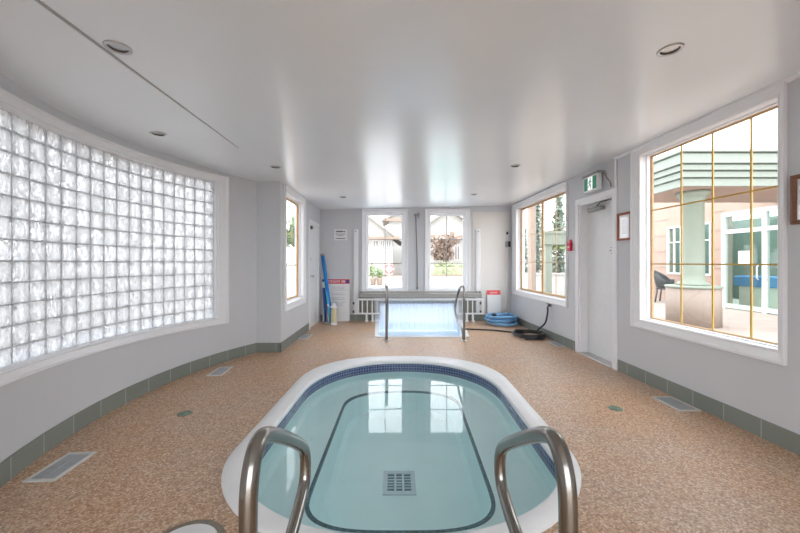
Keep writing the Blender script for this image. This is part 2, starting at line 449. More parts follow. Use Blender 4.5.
# baseboards of grey-green tile
def skirt(fn, us, h=.145, t=.012, scale=1.0):
    mb = MB()
    for a, b in zip(us, us[1:]):
        u0, u1 = a*scale, b*scale
        uv = [(u0, 0.02), (u1, 0.02), (u1, h), (u0, h)]
        mb.quad(fn(a, 0, t), fn(b, 0, t), fn(b, h, t), fn(a, h, t), uv=uv)
        mb.quad(fn(a, h, t), fn(b, h, t), fn(b, h, -.005), fn(a, h, -.005), uv=[(u0+.01, .1)]*4)
    for a, sgn in ((us[0], 1), (us[-1], -1)):
        mb.quad(fn(a, 0, -.005), fn(a, 0, t), fn(a, h, t), fn(a, h, -.005), uv=[(.1, .1)]*4)
    return mb
sk = skirt(RW, [-2.1, 4.40]); s2 = skirt(RW, [5.40, 8.17])
for i, f in enumerate(s2.f):
    s2_uv = s2.uv[i]; sk.uv[len(sk.f)] = s2_uv; b = len(sk.v); sk.v += [s2.v[k] for k in f]; sk.f.append((b, b+1, b+2, b+3)); sk.sm.append(False)
struct(sk.build('baseboard_right', M['basetile']))
struct(skirt(CW, [a*1.0 for a in range(-30, 31)]+[30.4], scale=RC*PI/180).build('baseboard_left', M['basetile']))
struct(skirt(FW, [-2.16, -1.735]).build('baseboard_left_return', M['basetile']))
struct(skirt(LW, [5.298, 7.04]).build('baseboard_left_bay', M['basetile']))
bk = skirt(BW, [-1.745, -.46]); b2 = skirt(BW, [1.64, 2.77])
for i, f in enumerate(b2.f):
    bk.uv[len(bk.f)] = b2.uv[i]; b = len(bk.v); bk.v += [b2.v[k] for k in f]; bk.f.append((b, b+1, b+2, b+3)); bk.sm.append(False)
struct(bk.build('baseboard_back', M['basetile']))

# crown strip along the top of the right wall
mb = MB()
for u0, u1 in ((-2.0, 4.46),):
    rings = []
    for u in (u0, u1):
        z = zc(2.87, u)
        rings.append([RW(u, z-.03, 0), RW(u, z-.03, .012), RW(u, z-.012, .03), RW(u, z+.01, .03), RW(u, z+.01, 0)])
    mb.loft(rings, True, True, True)
struct(mb.build('trim_2', M['trim']), 'white crown strip above the large right window')
# warm board on the far wall
mb = MB(); mb.box(1.86, 2.725, .0, .012, .145, 2.575, lambda u, d, z: BW(u, z, d), .004)
struct(mb.build('trim_3', M['wall_warm']), 'warm white board on the far wall')

# ------------------------------------------------------------------ windows
CASE = [(-.005, -.005), (-.005, .014), (.008, .02), (.018, .016), (.065, .024), (.078, .034), (.096, .034), (.10, .028), (.10, -.002)]
def window(name, label, fn, W, depth, cols, rows, sash_m, munt_m, sashes=1, nu=1, sill=False, casing_scale=1.0, inner=.035, mr=.008, su=(1, 1), step=.03, bars=None):
    u0, u1, z0, z1 = W
    root = bpy.data.objects.new(name, None); COL.objects.link(root); struct(root, label)
    root.location = fn((u0+u1)/2, z0, 0)
    mb = MB(); sweep(mb, fn, u0, u1, z0, z1, [(o*casing_scale, d) for o, d in CASE], nu, su); part(mb, 'casing', M['trim'], root)
    mb = MB()   # white jamb lining with two steps
    sweep(mb, fn, u0, u1, z0, z1, [(.0, .0), (-.4*step, .0), (-.4*step, -depth*.5), (-step, -depth*.5), (-step, -depth+.005), (0, -depth+.005)], nu)
    part(mb, 'jamb', M['trim'], root)
    a0, a1, b0, b1 = u0+step, u1-step, z0+step, z1-step
    w = (a1-a0)/sashes
    for s in range(sashes):
        p0, p1 = a0+w*s, a0+w*(s+1)
        mb = MB(); sweep(mb, fn, p0+inner, p1-inner, b0+inner, b1-inner, [(0, -depth-.012), (0, -depth+.006), (inner*.6, -depth+.016), (inner, -depth+.016), (inner, -depth-.02)])
        fr = part(mb, 'sash', sash_m, root)
        q0, q1, r0, r1 = p0+inner, p1-inner, b0+inner, b1-inner
        mb = MB(); mb.box(q0-.005, q1+.005, -depth-.012, -depth-.006, r0-.005, r1+.005, lambda u, d, z: fn(u, z, d))
        g = local(mb, root.location).build('pane', M['glass'], fr)
        mb = MB()
        for k in range(1, cols):
            u = bars[k-1] if bars else q0+(q1-q0)*k/cols
            mb.box(u-mr, u+mr, -depth-.004, -depth+.006, r0, r1, lambda u, d, z: fn(u, z, d))
        for k in range(1, rows):
            z = r0+(r1-r0)*k/rows; mb.box(q0, q1, -depth-.003, -depth+.005, z-mr, z+mr, lambda u, d, z: fn(u, z, d))
        local(mb, root.location).build('muntin', munt_m, fr)
    return root
window('window_6', 'large right window with brass glazing bars, nearest the viewpoint', RW, W6, .12, 4, 3, M['wood'], M['brass'], 1, inner=.014, mr=.007, su=(.5, 1.3), step=.016, bars=(2.911, 3.255, 3.60))
window('window_5', 'right window beyond the grey door, two wooden sashes', RW, W5, .10, 2, 3, M['wood'], M['wood'], 2, inner=.04, mr=.006, su=(.4, 1.8), step=.02)
window('window_3', 'tall far window left of the cord', BW, W3, .10, 2, 3, M['trim'], M['greymunt'], 1, inner=.02, mr=.009)
window('window_4', 'tall far window right of the cord', BW, W4, .10, 2, 3, M['trim'], M['greymunt'], 1, inner=.02, mr=.009)
window('window_2', 'narrow window on the left bay wall', LW, W2, .10, 1, 3, M['wood'], M['brass'], 1, inner=.035, mr=.006)

# glass block window in the bowed wall
root = bpy.data.objects.new('window_1', None); COL.objects.link(root); struct(root, 'curved glass block window on the left')
root.location = CW(0, BZ0, 0)
def CWd(u, z, d): return CW(u, z, d)
mb = MB()
dg = 180/PI/RC
def sweep_c(mb, prof, nu=40, zs=.6):
    rings = []
    for o, d in prof:
        oo = o*dg*1.25; P = []
        for k in range(nu+1): P.append((A0-oo+(A1-A0+2*oo)*k/nu, BZ0-o*zs))
        for k in range(nu+1): P.append((A1+oo-(A1-A0+2*oo)*k/nu, BZ1+o*zs))
        rings.append([KW(a, z, d) for a, z in P])
    rings.append(rings[0]); mb.loft(rings, True)
sweep_c(mb, [(-.005, -.005), (-.005, .014), (.012, .022), (.03, .016), (.10, .024), (.115, .036), (.135, .036), (.14, .028), (.14, -.002)])
part(mb, 'casing', M['trim'], root)
mb = MB(); sweep_c(mb, [(0, 0), (-.012, 0), (-.012, -.05), (-.016, -.05), (-.016, -.20), (0, -.20)]); part(mb, 'jamb', M['trim'], root)
ROW = .15; Z_0 = 1.39-5*ROW
cells = []
for i in range(20):
    for j in range(12):
        g = .0035
        a, b = A0+PIT*i+g*dg, A0+PIT*(i+1)-g*dg
        z0, z1 = Z_0+ROW*j+g, Z_0+ROW*(j+1)-g
        if i == 0: a += .03*dg
        if i == 19: b -= .0
        cells.append((a, b, max(z0, BZ0-.02), min(z1, BZ1+.03)))
mb = wall(lambda u, z, d: KW(u, z, d-.052), [A0, A1], [BZ0-.03, BZ1+.03], cells, .02); part(mb, 'mortar_grid', M['mortar'], root)
mb = MB()
for a, b, z0, z1 in cells:
    n = 4; rings = []
    def ring(o, d): return [KW(u, z, d) for u, z in ((a+o*dg, z0+o), (b-o*dg, z0+o), (b-o*dg, z1-o), (a+o*dg, z1-o))]
    mb.loft([ring(.006, -.118), ring(0, -.112), ring(0, -.054), ring(.004, -.049), ring(.02, -.046)], True, True, True)
part(mb, 'glass_blocks', M['block'], root)

# ------------------------------------------------------------------ doors
def door_right():
    r = bpy.data.objects.new('door_1', None); COL.objects.link(r); struct(r, 'grey flush door in the right wall under the exit sign')
    r.location = RW(4.9, 0, 0); fn = lambda u, d, z: RW(u, z, d)
    mb = MB()
    u0, u1, z1 = DR[0], DR[1], DR[3]
    def U(o, d): return [RW(u, z, d) for u, z in ((u0-o, 0), (u0-o, z1+o), (u1+o, z1+o), (u1+o, 0))]
    pr = [(0, -.15), (-.03, -.15), (-.03, .0), (-.004, .0), (-.004, .018), (.07, .022), (.08, .014), (.08, -.002)]
    mb.loft([U(*p) for p in pr], False)
    part(mb, 'frame', M['trim'], r)
    mb = MB(); mb.box(u0+.03, u1-.03, -.17, -.125, .012, z1-.03, fn, .003); part(mb, 'leaf', M['white'], r)
    mb = MB(); mb.box(u0+.01, u1-.01, -.16, .03, -.002, .014, fn, .004); part(mb, 'threshold', M['chrome'], r)
    c = MB(); c.box(4.86, 5.2, -.125, -.06, 2.13, 2.19, fn, .012); cl = part(c, 'door_closer', M['grey'], r)
    c = MB(); c.tube([RW(5.0, 2.20, -.09), RW(4.78, 2.215, .0)], .009); c.tube([RW(4.78, 2.215, .0), RW(4.62, 2.25, -.1)], .009)
    local(c, r.location).build('closer_arm', M['darkgrey'], cl)
    c = MB(); c.box(4.585, 4.60, -.125, -.10, 1.40, 1.70, fn, .003); part(c, 'pull_plate', M['inkgrey'], r)
    c = MB()
    for z, w in ((1.585, .05), (1.545, .11), (1.505, .03)): c.box(4.72-w/2, 4.72+w/2, -.125, -.1235, z-.006, z+.006, fn)
    part(c, 'faint_lettering', M['inkgrey'], r)
door_right()
def door_left():
    r = bpy.data.objects.new('door_2', None); COL.objects.link(r); struct(r, 'white door at the far end of the left bay wall')
    r.location = LW(7.5, 0, 0); fn = lambda u, d, z: LW(u, z, d)
    u0, u1, z1 = DL[0], DL[1], DL[3]
    mb = MB()
    def U(o, d): return [LW(u, z, d) for u, z in ((u0-o, 0), (u0-o, z1+o), (u1+o, z1+o), (u1+o, 0))]
    mb.loft([U(*p) for p in [(0, -.12), (-.025, -.12), (-.025, 0), (-.004, 0), (-.004, .016), (.06, .02), (.07, .012), (.07, -.002)]], False)
    part(mb, 'frame', M['trim'], r)
    mb = MB(); mb.box(u0+.025, u1-.025, -.06, -.015, .012, z1-.025, fn, .003); part(mb, 'leaf', M['white'], r)
    mb = MB(); mb.lathe([(.03, 0), (.03, .012), (.012, .016), (.012, .045), (.027, .055), (.027, .075), (.015, .085)], (0, 0, 0), 16, True, 'x')
    mb.v = [(p[0]+LW(7.24, 0, -.015)[0], p[1]+7.24, p[2]+1.09) for p in mb.v]; part(mb, 'handle', M['chrome'], r)
    mb = MB(); mb.lathe([(.03, 0), (.03, .014), (.02, .02)], (0, 0, 0), 16, True, 'x')
    mb.v = [(p[0]+LW(7.24, 0, -.015)[0], p[1]+7.24, p[2]+1.45) for p in mb.v]; part(mb, 'deadbolt', M['chrome'], r)
    mb = MB(); mb.box(7.2, 7.3, -.015, .035, 2.08, 2.15, fn, .008); part(mb, 'door_stop', M['darkgrey'], r)
door_left()

# ------------------------------------------------------------------ spa
tub = thing('hot_tub', 'sunken oval hot tub with white rim and blue tiles in the foreground', 'hot tub', (.07, 3.2, 0))
n = len(SPA_OUT)
def lerp(P, Q, t): return [(p[0]+(q[0]-p[0])*t, p[1]+(q[1]-p[1])*t) for p, q in zip(P, Q)]
def at(P, z): return [(p[0], p[1], z) for p in P]
mb = MB()
mb.loft([at(SPA_OUT, -.03), at(SPA_OUT, .012), at(lerp(SPA_OUT, SPA_IN, .06), .022), at(lerp(SPA_OUT, SPA_IN, .5), .026), at(lerp(SPA_OUT, SPA_IN, .9), .024),
         at(lerp(SPA_OUT, SPA_IN, .985), .016), at(SPA_IN, 0), at(lerp(SPA_OUT, SPA_IN, .985), -.014), at(SPA_TILE, -.016)], True, smooth=True)
part(mb, 'coping', M['coping'], tub)
mb = MB(); acc = 0
for k in range(n):
    a, b = SPA_TILE[k], SPA_TILE[(k+1) % n]; d = math.hypot(b[0]-a[0], b[1]-a[1])
    mb.quad((*a, -.175), (*b, -.175), (*b, -.01), (*a, -.01), uv=[(acc, -.175), (acc+d, -.175), (acc+d, -.01), (acc, -.01)]); acc += d
part(mb, 'waterline_tile', M['spatile'], tub)
FLOOR_Z = -1.06; BENCH_Z = -.50
mb = MB()
mb.loft([at(SPA_TILE, -.17), at(lerp(SPA_TILE, SPA_TRIM, .02), -.44), at(lerp(SPA_TILE, SPA_TRIM, .12), BENCH_Z), at(SPA_TRIM, BENCH_Z)], True, smooth=False)
mb.loft([at(SPA_BENCH, BENCH_Z-.04), at(lerp(SPA_BENCH, [(.1, 3.2)]*n, .03), FLOOR_Z+.06), at(lerp(SPA_BENCH, [(.1, 3.2)]*n, .1), FLOOR_Z)], True, False, True)
part(mb, 'basin', M['plaster'], tub)
mb = MB(); mb.loft([at(SPA_TRIM, BENCH_Z), at(SPA_TRIM, BENCH_Z+.004), at(SPA_BENCH, BENCH_Z+.004), at(SPA_BENCH, BENCH_Z-.045)], True)
part(mb, 'bench_edge_tile', M['benchtile'], tub)
mb = MB()
mb.face([mb.vert(p) for p in at(lerp(SPA_TILE, SPA_IN, .0), WATER_Z)], True); part(mb, 'water', M['water'], tub)
gx, gy, g = .047, 3.10, .145
mb = MB()
for x0, x1, y0, y1 in ((-g, g, -g, -.105), (-g, g, .105, g), (-g, -.105, -.105, .105), (.105, g, -.105, .105)): mb.box(gx+x0, gx+x1, gy+y0, gy+y1, FLOOR_Z, FLOOR_Z+.02)
for k in range(1, 6): mb.box(gx-.105, gx+.105, gy-.105+.035*k-.006, gy-.105+.035*k+.006, FLOOR_Z, FLOOR_Z+.016)
for k in (1, 2): mb.box(gx-.105+.07*k-.009, gx-.105+.07*k+.009, gy-.105, gy+.105, FLOOR_Z, FLOOR_Z+.017)
gr = part(mb, 'drain_grate', M['grate'], tub)
mb = MB(); mb.box(gx-.105, gx+.105, gy-.105, gy+.105, FLOOR_Z+.001, FLOOR_Z+.004); local(mb, tub.location).build('grate_opening', M['grateh'], gr)

# smooth path through points
def spline(P, m=8):
    P = [Vector(p) for p in P]; out = []
    for i in range(len(P)-1):
        a, b, c, d = P[max(i-1, 0)], P[i], P[i+1], P[min(i+2, len(P)-1)]
        for k in range(m):
            t = k/m
            out.append(.5*((2*b)+(c-a)*t+(2*a-5*b+4*c-d)*t*t+(3*b-a-3*c+d)*t**3))
    out.append(P[-1]); return out
def rail(x, y, prof, label, group, r=.0225):
    t = thing('handrail', label, 'handrail', (x, y, 0), group)
    mb = MB(); mb.tube([(x, y+p.y, p.z) for p in spline([(0, a, b) for a, b in prof], 7)], r, 16); part(mb, 'tube', M['steel'], t)
    for a in (prof[0][0], prof[-1][0]):
        mb = MB(); mb.lathe([(.055, 0), (.055, .006), (.035, .016), (.026, .018)], (x, y+a, 0), 20); part(mb, 'flange', M['chrome'], t)
    return t
NEAR = [(0, 0), (0, .35), (0, .70), (.012, .83), (.06, .895), (.14, .88), (.33, .77), (.50, .655), (.55, .595), (.56, .54), (.537, .477), (.45, .435), (.35, .405), (.26, .34), (.22, .24), (.215, .1), (.215, 0)]
rail(-.365, .8625, NEAR, 'steel grab rail at left of the hot tub, in front of the skimmer lid', 'hot tub grab rails')
rail(.436, .8625, NEAR, 'steel grab rail at right of the hot tub, before the open floor', 'hot tub grab rails')
def tail(mb): return mb
FAR = [(0, 0), (0, .5), (.0, .84), (.04, .93), (.14, .955), (.34, .92), (.50, .84), (.72, .68), (.86, .54), (.88, .44), (.80, .33), (.62, .24), (.40, .20), (.22, .16), (.10, .11), (.085, .05), (.085, 0)]
rail(-.13, 6.08, FAR, 'left steel rail at the front edge of the far pool', 'far pool rails')
rail(1.235, 6.08, FAR, 'right steel rail of the far pool, beside the black hose', 'far pool rails')

# skimmer lid
t = thing('skimmer_lid', 'round white skimmer lid in the floor left of the near grab rail', 'lid', (-1.02, 1.66, 0))
mb = MB(); mb.lathe([(.155, 0), (.155, .006), (.148, .01), (.01, .012)], (-1.02, 1.66, 0), 40); part(mb, 'lid_plate', M['coping'], t)
mb = MB(); mb.lathe([(.19, 0), (.19, .002), (.155, .003)], (-1.02, 1.66, 0), 40); part(mb, 'concrete_collar', mat('grey_collar', srgb(128, 120, 106), .8, var=.2, scale=60), t)
for x0, y0 in ((-.945, 1.68), (-1.13, 1.62)):
    mb = MB(); mb.box(x0, x0+.04, y0, y0+.025, .009, .0135); part(mb, 'finger_slot', M['dark'], t)

# floor vents
def vent(cx, cy, rot, w, l, label):
    t = thing('floor_vent', label, 'vent', (0, 0, 0), 'white floor vents'); t.location = (cx, cy, 0); t.rotation_euler.z = rot
    mb = MB(); f = .022
    for x0, x1, y0, y1 in ((-w/2, w/2, -l/2, -l/2+f), (-w/2, w/2, l/2-f, l/2), (-w/2, -w/2+f, -l/2+f, l/2-f), (w/2-f, w/2, -l/2+f, l/2-f)): mb.box(x0, x1, y0, y1, 0, .007)
    mb.build('vent_frame', M['vent'], t)
    mb = MB(); mb.box(-w/2+f, w/2-f, -l/2+f, l/2-f, .0, .002)
    k = -l/2+f+.008
    while k < l/2-f-.004:
        mb.box(-w/2+f, w/2-f, k-.003, k+.003, .002, .0055); k += .014
    mb.box(-.004, .004, -l/2+f, l/2-f, .002, .006)
    mb.build('louver', M['ventin'], t)
vent(-2.245, 2.335, .06, .195, .335, 'floor vent under the glass blocks, nearest the viewpoint, left edge')
vent(-2.20, 4.375, .06, .18, .36, 'floor vent beside the left tiled baseboard, before the wall corner')
vent(-1.64, 6.40, -.06, .17, .38, 'floor vent under the narrow left bay window')
vent(2.745, 3.37, .024, .21, .345, 'floor vent under the large right window')
vent(2.755, 5.83, .024, .19, .36, 'floor vent between black hose and grey door')
for x, y, lb in ((-1.91, 3.15, 'small green deck drain on the left floor'), (2.09, 3.26, 'small green deck drain on the right floor')):
    t = thing('deck_drain', lb, 'drain', (x, y, 0), 'deck drains')
    mb = MB(); mb.lathe([(.062, 0), (.062, .004), (.052, .006), (.05, .003)], (x, y, 0), 24); part(mb, 'drain_ring', M['drain'], t)
    mb = MB()
    for k in range(-3, 4):
        h = math.sqrt(.05**2-(k*.014)**2); mb.box(x-h, x+h, y+k*.014-.004, y+k*.014+.004, .001, .005)
    part(mb, 'drain_grid', M['drain'], t)

# ------------------------------------------------------------------ far pool
pool = thing('swimming_pool', 'small white pool channel running under the far wall', 'pool', (.5, 7.2, 0))
pc = (.5, 7.25)
inner = [(-.25, 6.42), (1.20, 6.42), (1.30, 6.50), (1.50, YB-.02), (-.34, YB-.02), (-.28, 6.50)]
def ro(P): return P[4:]+P[:4]                                   # open on the far side, where the panel hangs
mb = MB(); mb.loft([ro(r) for r in [at(POOL, -.06), at(POOL, .012), at(lerp(POOL, inner, .15), .02), at(lerp(POOL, inner, .85), .02), at(inner, .006), at(inner, -.04)]], False); part(mb, 'coping', M['coping'], pool)
mb = MB(); mb.loft([ro(at(inner, -.03)), ro(at(inner, -.5))], False); mb.face([mb.vert(p) for p in at(inner, -.5)]); part(mb, 'basin', M['plaster2'], pool)
mb = MB(); mb.face([mb.vert(p) for p in at(inner, -.15)], True); part(mb, 'water', M['water2'], pool)
OUTB = [(-.7, 8.39), (1.9, 8.39), (1.9, 10.39), (-.7, 10.39)]
mb = MB()
o4 = [(-.33, 8.385), (-.7, 8.39), (-.7, 10.39), (1.9, 10.39), (1.9, 8.39), (1.49, 8.385)]
mb.loft([at(o4, 0), at(o4, -.5)], False); mb.face([mb.vert(p) for p in at(o4, -.5)]); part(mb, 'outer_basin', M['plaster2'], pool)

# slatted white panel closing the water gap
sl = thing('slatted_panel', 'white vertical slat panel closing the pool gap behind the low railing', 'panel', (.6, YB-.06, -.5))
for k in range(16):
    x0 = -.335+k*.1144
    mb = MB(); mb.box(x0+.001, x0+.1134, YB-.075, YB-.05, -.45, .445, None, .011); part(mb, 'slat', M['slat'], sl)
mb = MB(); mb.box(-.335, 1.495, YB-.05, YB-.025, .41, .445); part(mb, 'back_rail', M['grey'], sl)

# low white railing in front of it
rl = thing('railing', 'low white baluster railing across the pool under the far windows', 'railing', (.6, YB-.13, 0))
mb = MB(); mb.box(-.87, 2.09, YB-.155, YB-.105, .495, .54, None, .008); part(mb, 'top_rail', M['white'], rl)
for x0, x1 in ((-.87, -.25), (1.45, 2.09)):
    mb = MB(); mb.box(x0, x1, YB-.15, YB-.11, .17, .205, None, .006); part(mb, 'bottom_rail', M['white'], rl)
k = 0
for x in [-.86+.02]+[-.74+.115*k for k in range(5)]+[1.49+.115*k for k in range(5)]+[2.07]:
    w = .022 if x in (-.84, 2.07) else .011
    mb = MB(); mb.box(x-w, x+w, YB-.145, YB-.115, .19, .51); part(mb, 'baluster', M['white'], rl)
for x in (-.64, -.50, 1.70, 1.84):
    mb = MB(); mb.box(x-.035, x+.035, YB-.165, YB-.095, 0, .03, None, .006); mb.box(x-.022, x+.022, YB-.15, YB-.11, .02, .18); part(mb, 'leg', M['white'], rl)
# window ledge
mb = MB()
for x0, x1 in ((-.82, -.46), (1.64, 2.05)): mb.box(x0, x1, YB-.03, YB, .14, .56)  # ledge front carried down; the ledge's shadow is put into its grey
struct(mb.build('trim_5', mat('ledge_shadow_panel', srgb(138, 137, 128), .6)), 'panel under the window ledge, greyed for the ledge shadow')
mb = MB(); mb.box(-.80, 2.05, YB-.15, YB-.0, .56, .66, None, .01); mb.box(-.80, 2.05, YB-.05, YB, .66, .70)
struct(mb.build('trim_4', M['ledge']), 'grey ledge under the far windows')

# ------------------------------------------------------------------ things on the far wall
for x, lb in ((-.90, 'tall white wall channel left of the far windows'), (1.985, 'tall white wall channel right of the far windows')):
    t = thing('wall_channel', lb, 'channel', (x, YB, .15), 'white wall channels')
    mb = MB(); mb.box(x-.055, x+.055, YB-.05, YB, .15, 2.17, None, .01); part(mb, 'cover', M['white'], t)
    mb = MB(); mb.box(x-.012, x+.012, YB-.056, YB-.05, .16, 2.12); part(mb, 'rib', M['trim'], t)
    mb = MB(); mb.lathe([(.012, 0), (.012, .012), (.004, .014)], (x, YB-.056, 2.11), 12, True, 'y'); part(mb, 'screw', M['darkgrey'], t)
    for z in (.22, .42):
        s = 1 if x > 0 else -1
        mb = MB(); mb.box(x+s*.055-.02, x+s*.055+.02, YB-.06, YB-.01, z-.03, z+.03, None, .006); part(mb, 'clip', M['darkgrey'], t)
t = thing('blind_cord', 'dark cord hanging from a bracket between the far windows', 'cord', (.53, YB-.02, .75))
mb = MB(); mb.tube(spline([(.515, YB-.03, 2.5), (.525, YB-.025, 2.1), (.545, YB-.02, 1.5), (.55, YB-.02, .80)]), .009, 8); part(mb, 'cord', M['darkgrey'], t)
mb = MB(); mb.box(.47, .62, YB-.045, YB, 2.49, 2.53, None, .01); mb.box(.56, .60, YB-.05, YB, 2.43, 2.57, None, .01); part(mb, 'bracket', M['grey'], t)
mb = MB(); mb.lathe([(.006, 0), (.016, .01), (.018, .05), (.008, .06)], (.55, YB-.022, .745), 12); part(mb, 'tassel', M['darkgrey'], t)

def sign(name, label, x0, x1, z0, z1, fnmap):
    t = thing(name, label, 'sign', fnmap((x0+x1)/2, 0, z0))
    return t
bw = lambda u, d, z: BW(u, z, d)
# notice board with small print
t = thing('notice_sign', 'small white notice with black lines high on the far wall', 'sign', (-1.27, YB, 1.91))
mb = MB(); mb.box(-1.42, -1.115, 0, .008, 1.905, 2.17, bw, .002); part(mb, 'board', M['paper'], t)
mb = MB()
def glyphs(mb, x0, x1, zc_, h, gap, depth, fn, seed):
    r = random.Random(seed); x = x0
    while x < x1-.003:
        w = h*(.45+.35*r.random())
        if r.random() < .14: x += w*.7; continue
        w = min(w, x1-x); s = h*.2
        k = r.randint(0, 3)
        mb.box(x, x+s, *depth, zc_-h/2, zc_+h/2, fn)
        if k in (0, 1): mb.box(x+s, x+w, *depth, zc_+h/2-s, zc_+h/2, fn)
        if k in (0, 2): mb.box(x+s, x+w, *depth, zc_-h/2, zc_-h/2+s, fn)
        if k in (1, 3): mb.box(x+w-s, x+w, *depth, zc_-h/2, zc_+h/2-s, fn)
        if k == 2: mb.box(x+s, x+w*.8, *depth, zc_-s/2, zc_+s/2, fn)
        x += w+gap
D = (.0078, .0095)
glyphs(mb, -1.375, -1.16, 2.115, .036, .006, D, bw, 1); mb.box(-1.37, -1.16, *D, 2.105, 2.12, bw)
glyphs(mb, -1.38, -1.155, 2.055, .022, .006, D, bw, 2); glyphs(mb, -1.36, -1.19, 2.02, .022, .006, D, bw, 3); mb.box(-1.38, -1.15, *D, 1.942, 1.957, bw)
part(mb, 'lettering', M['ink'], t)

# tall regulations board leaning on the far wall
t = thing('rules_sign', 'tall white rules board with red header standing against the far wall', 'sign', (-1.36, YB-.03, 0))
lean = lambda u, d, z: (u, YB-.02-d-.05*(1-z), z)
mb = MB(); mb.box(-1.675, -1.045, 0, .02, .0, .985, lean, .003); part(mb, 'board', M['paper'], t)
mb = MB(); mb.box(-1.675, -1.045, .0195, .023, .88, .985, lean); hd = part(mb, 'red_header', M['red'], t)
mb = MB(); glyphs(mb, -1.56, -1.15, .932, .05, .008, (.0225, .0255), lean, 5); part(mb, 'header_lettering', M['paper'], t)
r = random.Random(3)
for g_, rows in enumerate(((.80, .765, .73), (.66, .625), (.55, .515), (.445, .41, .375))):
    mb = MB()
    for k, z in enumerate(rows): glyphs(mb, -1.45-.02*r.random(), -1.10-.12*r.random(), z, .017, .005, (.0195, .0212), lean, 20+k+5*g_)
    part(mb, 'small_print', M['inkgrey'], t)
mb = MB(); mb.lathe([(.038, .0225), (.038, .0265), (.03, .027)], (-1.095, 0, .932), 20, True, 'y'); mb.v = [lean(p[0], -p[1], p[2]) for p in mb.v]; part(mb, 'badge', M['bluep'], t)

t = thing('caution_sign', 'narrow white board with coral red header behind the blue hose', 'sign', (2.35, YB-.05, 0))
ln2 = lambda u, d, z: (u, YB-.02-d-.09*(.75-z), z)
mb = MB(); mb.box(2.195, 2.51, 0, .015, .0, .725, ln2, .003); part(mb, 'board', M['paper'], t)
mb = MB(); mb.box(2.195, 2.51, .0145, .018, .62, .725, ln2); part(mb, 'red_header', M['redpale'], t)
mb = MB(); glyphs(mb, 2.27, 2.44, .67, .03, .006, (.0175, .0195), ln2, 44); part(mb, 'header_lettering', M['paper'], t)

# alarm fixture with conduit in the far right corner
t = thing('alarm_box', 'grey electrical box with conduit in the far right corner', 'electrical box', (2.69, YB, 1.8))
mb = MB(); mb.box(2.635, 2.69, 0, .07, 1.745, 1.875, bw, .008); part(mb, 'box', M['grey'], t)
mb = MB(); mb.box(2.695, 2.745, 0, .06, 1.75, 1.88, bw, .008); part(mb, 'lamp_housing', M['dark'], t)
mb = MB(); mb.tube([BW(2.675, .15, .02), BW(2.675, 1.75, .02)], .014, 10); mb.tube([BW(2.675, 1.87, .02), BW(2.675, 2.05, .02)], .014, 10); part(mb, 'conduit', M['white'], t)
mb = MB(); mb.lathe([(.0, -.03), (.022, -.025), (.026, 0), (.018, .03), (.0, .035)], BW(2.675, 2.07, .03), 14); part(mb, 'detector', M['dark'], t)

# poles in the far left corner
def pole(name, label, a, b, r, m, cap=None):
    t = thing(name, label, 'pole', b, 'blue poles in the far left corner')
    mb = MB(); mb.tube([a, tuple((p+q)/2 for p, q in zip(a, b)), b], r, 14); part(mb, 'shaft', m, t)
    if cap:
        v = (Vector(b)-Vector(a)).normalized(); c = Vector(a)+v*cap[0]
        mb = MB(); mb.tube([c, c+v*cap[1]], r*1.12, 14); part(mb, cap[3], cap[2], t)
    return t
pole('foam_noodle', 'thick bright blue pole, uppermost in the far left corner', (-1.675, YB-.09, 1.55), (-1.42, 7.86, .03), .042, M['noodle1'], (-.03, .05, M['grey'], 'end_cap'))
pole('pool_pole', 'dark blue pole with white band leaning before the rules board', (-1.64, YB-.12, .98), (-1.535, 7.80, .03), .04, M['noodle2'], (.06, .14, M['paper'], 'white_band'))
pole('aqua_pole', 'slim light aqua pole leaning before the rules board', (-1.60, YB-.17, .95), (-1.43, 7.74, .02), .022, M['noodle3'], (.55, .06, M['paper'], 'collar'))
t = thing('pool_brush', 'beige plastic pool brush standing at the foot of the blue poles', 'brush', (-1.335, 7.655, 0))
mb = MB(); mb.lathe([(.075, 0), (.08, .015), (.07, .04), (.05, .06)], (-1.335, 7.655, 0), 20); part(mb, 'foot', M['paper'], t)
mb = MB(); mb.lathe([(.055, .05), (.062, .08), (.065, .30), (.055, .36), (.035, .39)], (-1.335, 7.655, 0), 20); part(mb, 'body', M['beige'], t)
mb = MB(); mb.lathe([(.085, .38), (.085, .40), (.04, .43), (.03, .47)], (-1.335, 7.655, 0), 20); part(mb, 'collar', M['paper'], t)
t = thing('push_broom', 'slim grey broom handle standing left of the beige brush', 'broom', (-1.50, 7.70, 0))
mb = MB(); mb.tube([(-1.495, 7.74, .40), (-1.50, 7.70, .05)], .013, 10); part(mb, 'handle', M['grey'], t)
mb = MB(); mb.box(-1.56, -1.46, 7.67, 7.73, 0, .05, None, .01); part(mb, 'broom_head', M['grey'], t)

# hoses
t = thing('hose', 'thick light blue hose coiled in the far right corner', 'hose', (2.385, 7.68, 0))
P = []; r = random.Random(5)
turns = 5
for k in range(turns*40+1):
    a = 2*PI*k/40; tr = k/40
    rad = .35-.062*(tr % 2.0)+.02*math.sin(a*1.3+1)
    z = .03+.036*tr+.010*math.sin(a*2+tr)
    P.append((2.385+.01*math.sin(tr*4)+rad*math.cos(a), 7.66+.01*math.cos(tr*3)+rad*math.sin(a), z))
P += spline([P[-1], (2.58, 7.88, .22), (2.45, 7.66, .235), (2.22, 7.58, .225)], 8)[1:]
mb = MB(); mb.tube(P, .026, 10); part(mb, 'tube', M['bluehose'], t)
mb = MB(); mb.tube([P[-2], P[-1], (P[-1][0]-.05, P[-1][1]-.02, P[-1][2])], .036, 12); part(mb, 'cuff', M['dark'], t)
t = thing('garden_hose', 'black hose coiled on the floor and screwed to the wall tap', 'hose', (2.44, 6.42, 0))
wx = RW(6.2, 0, 0)[0]
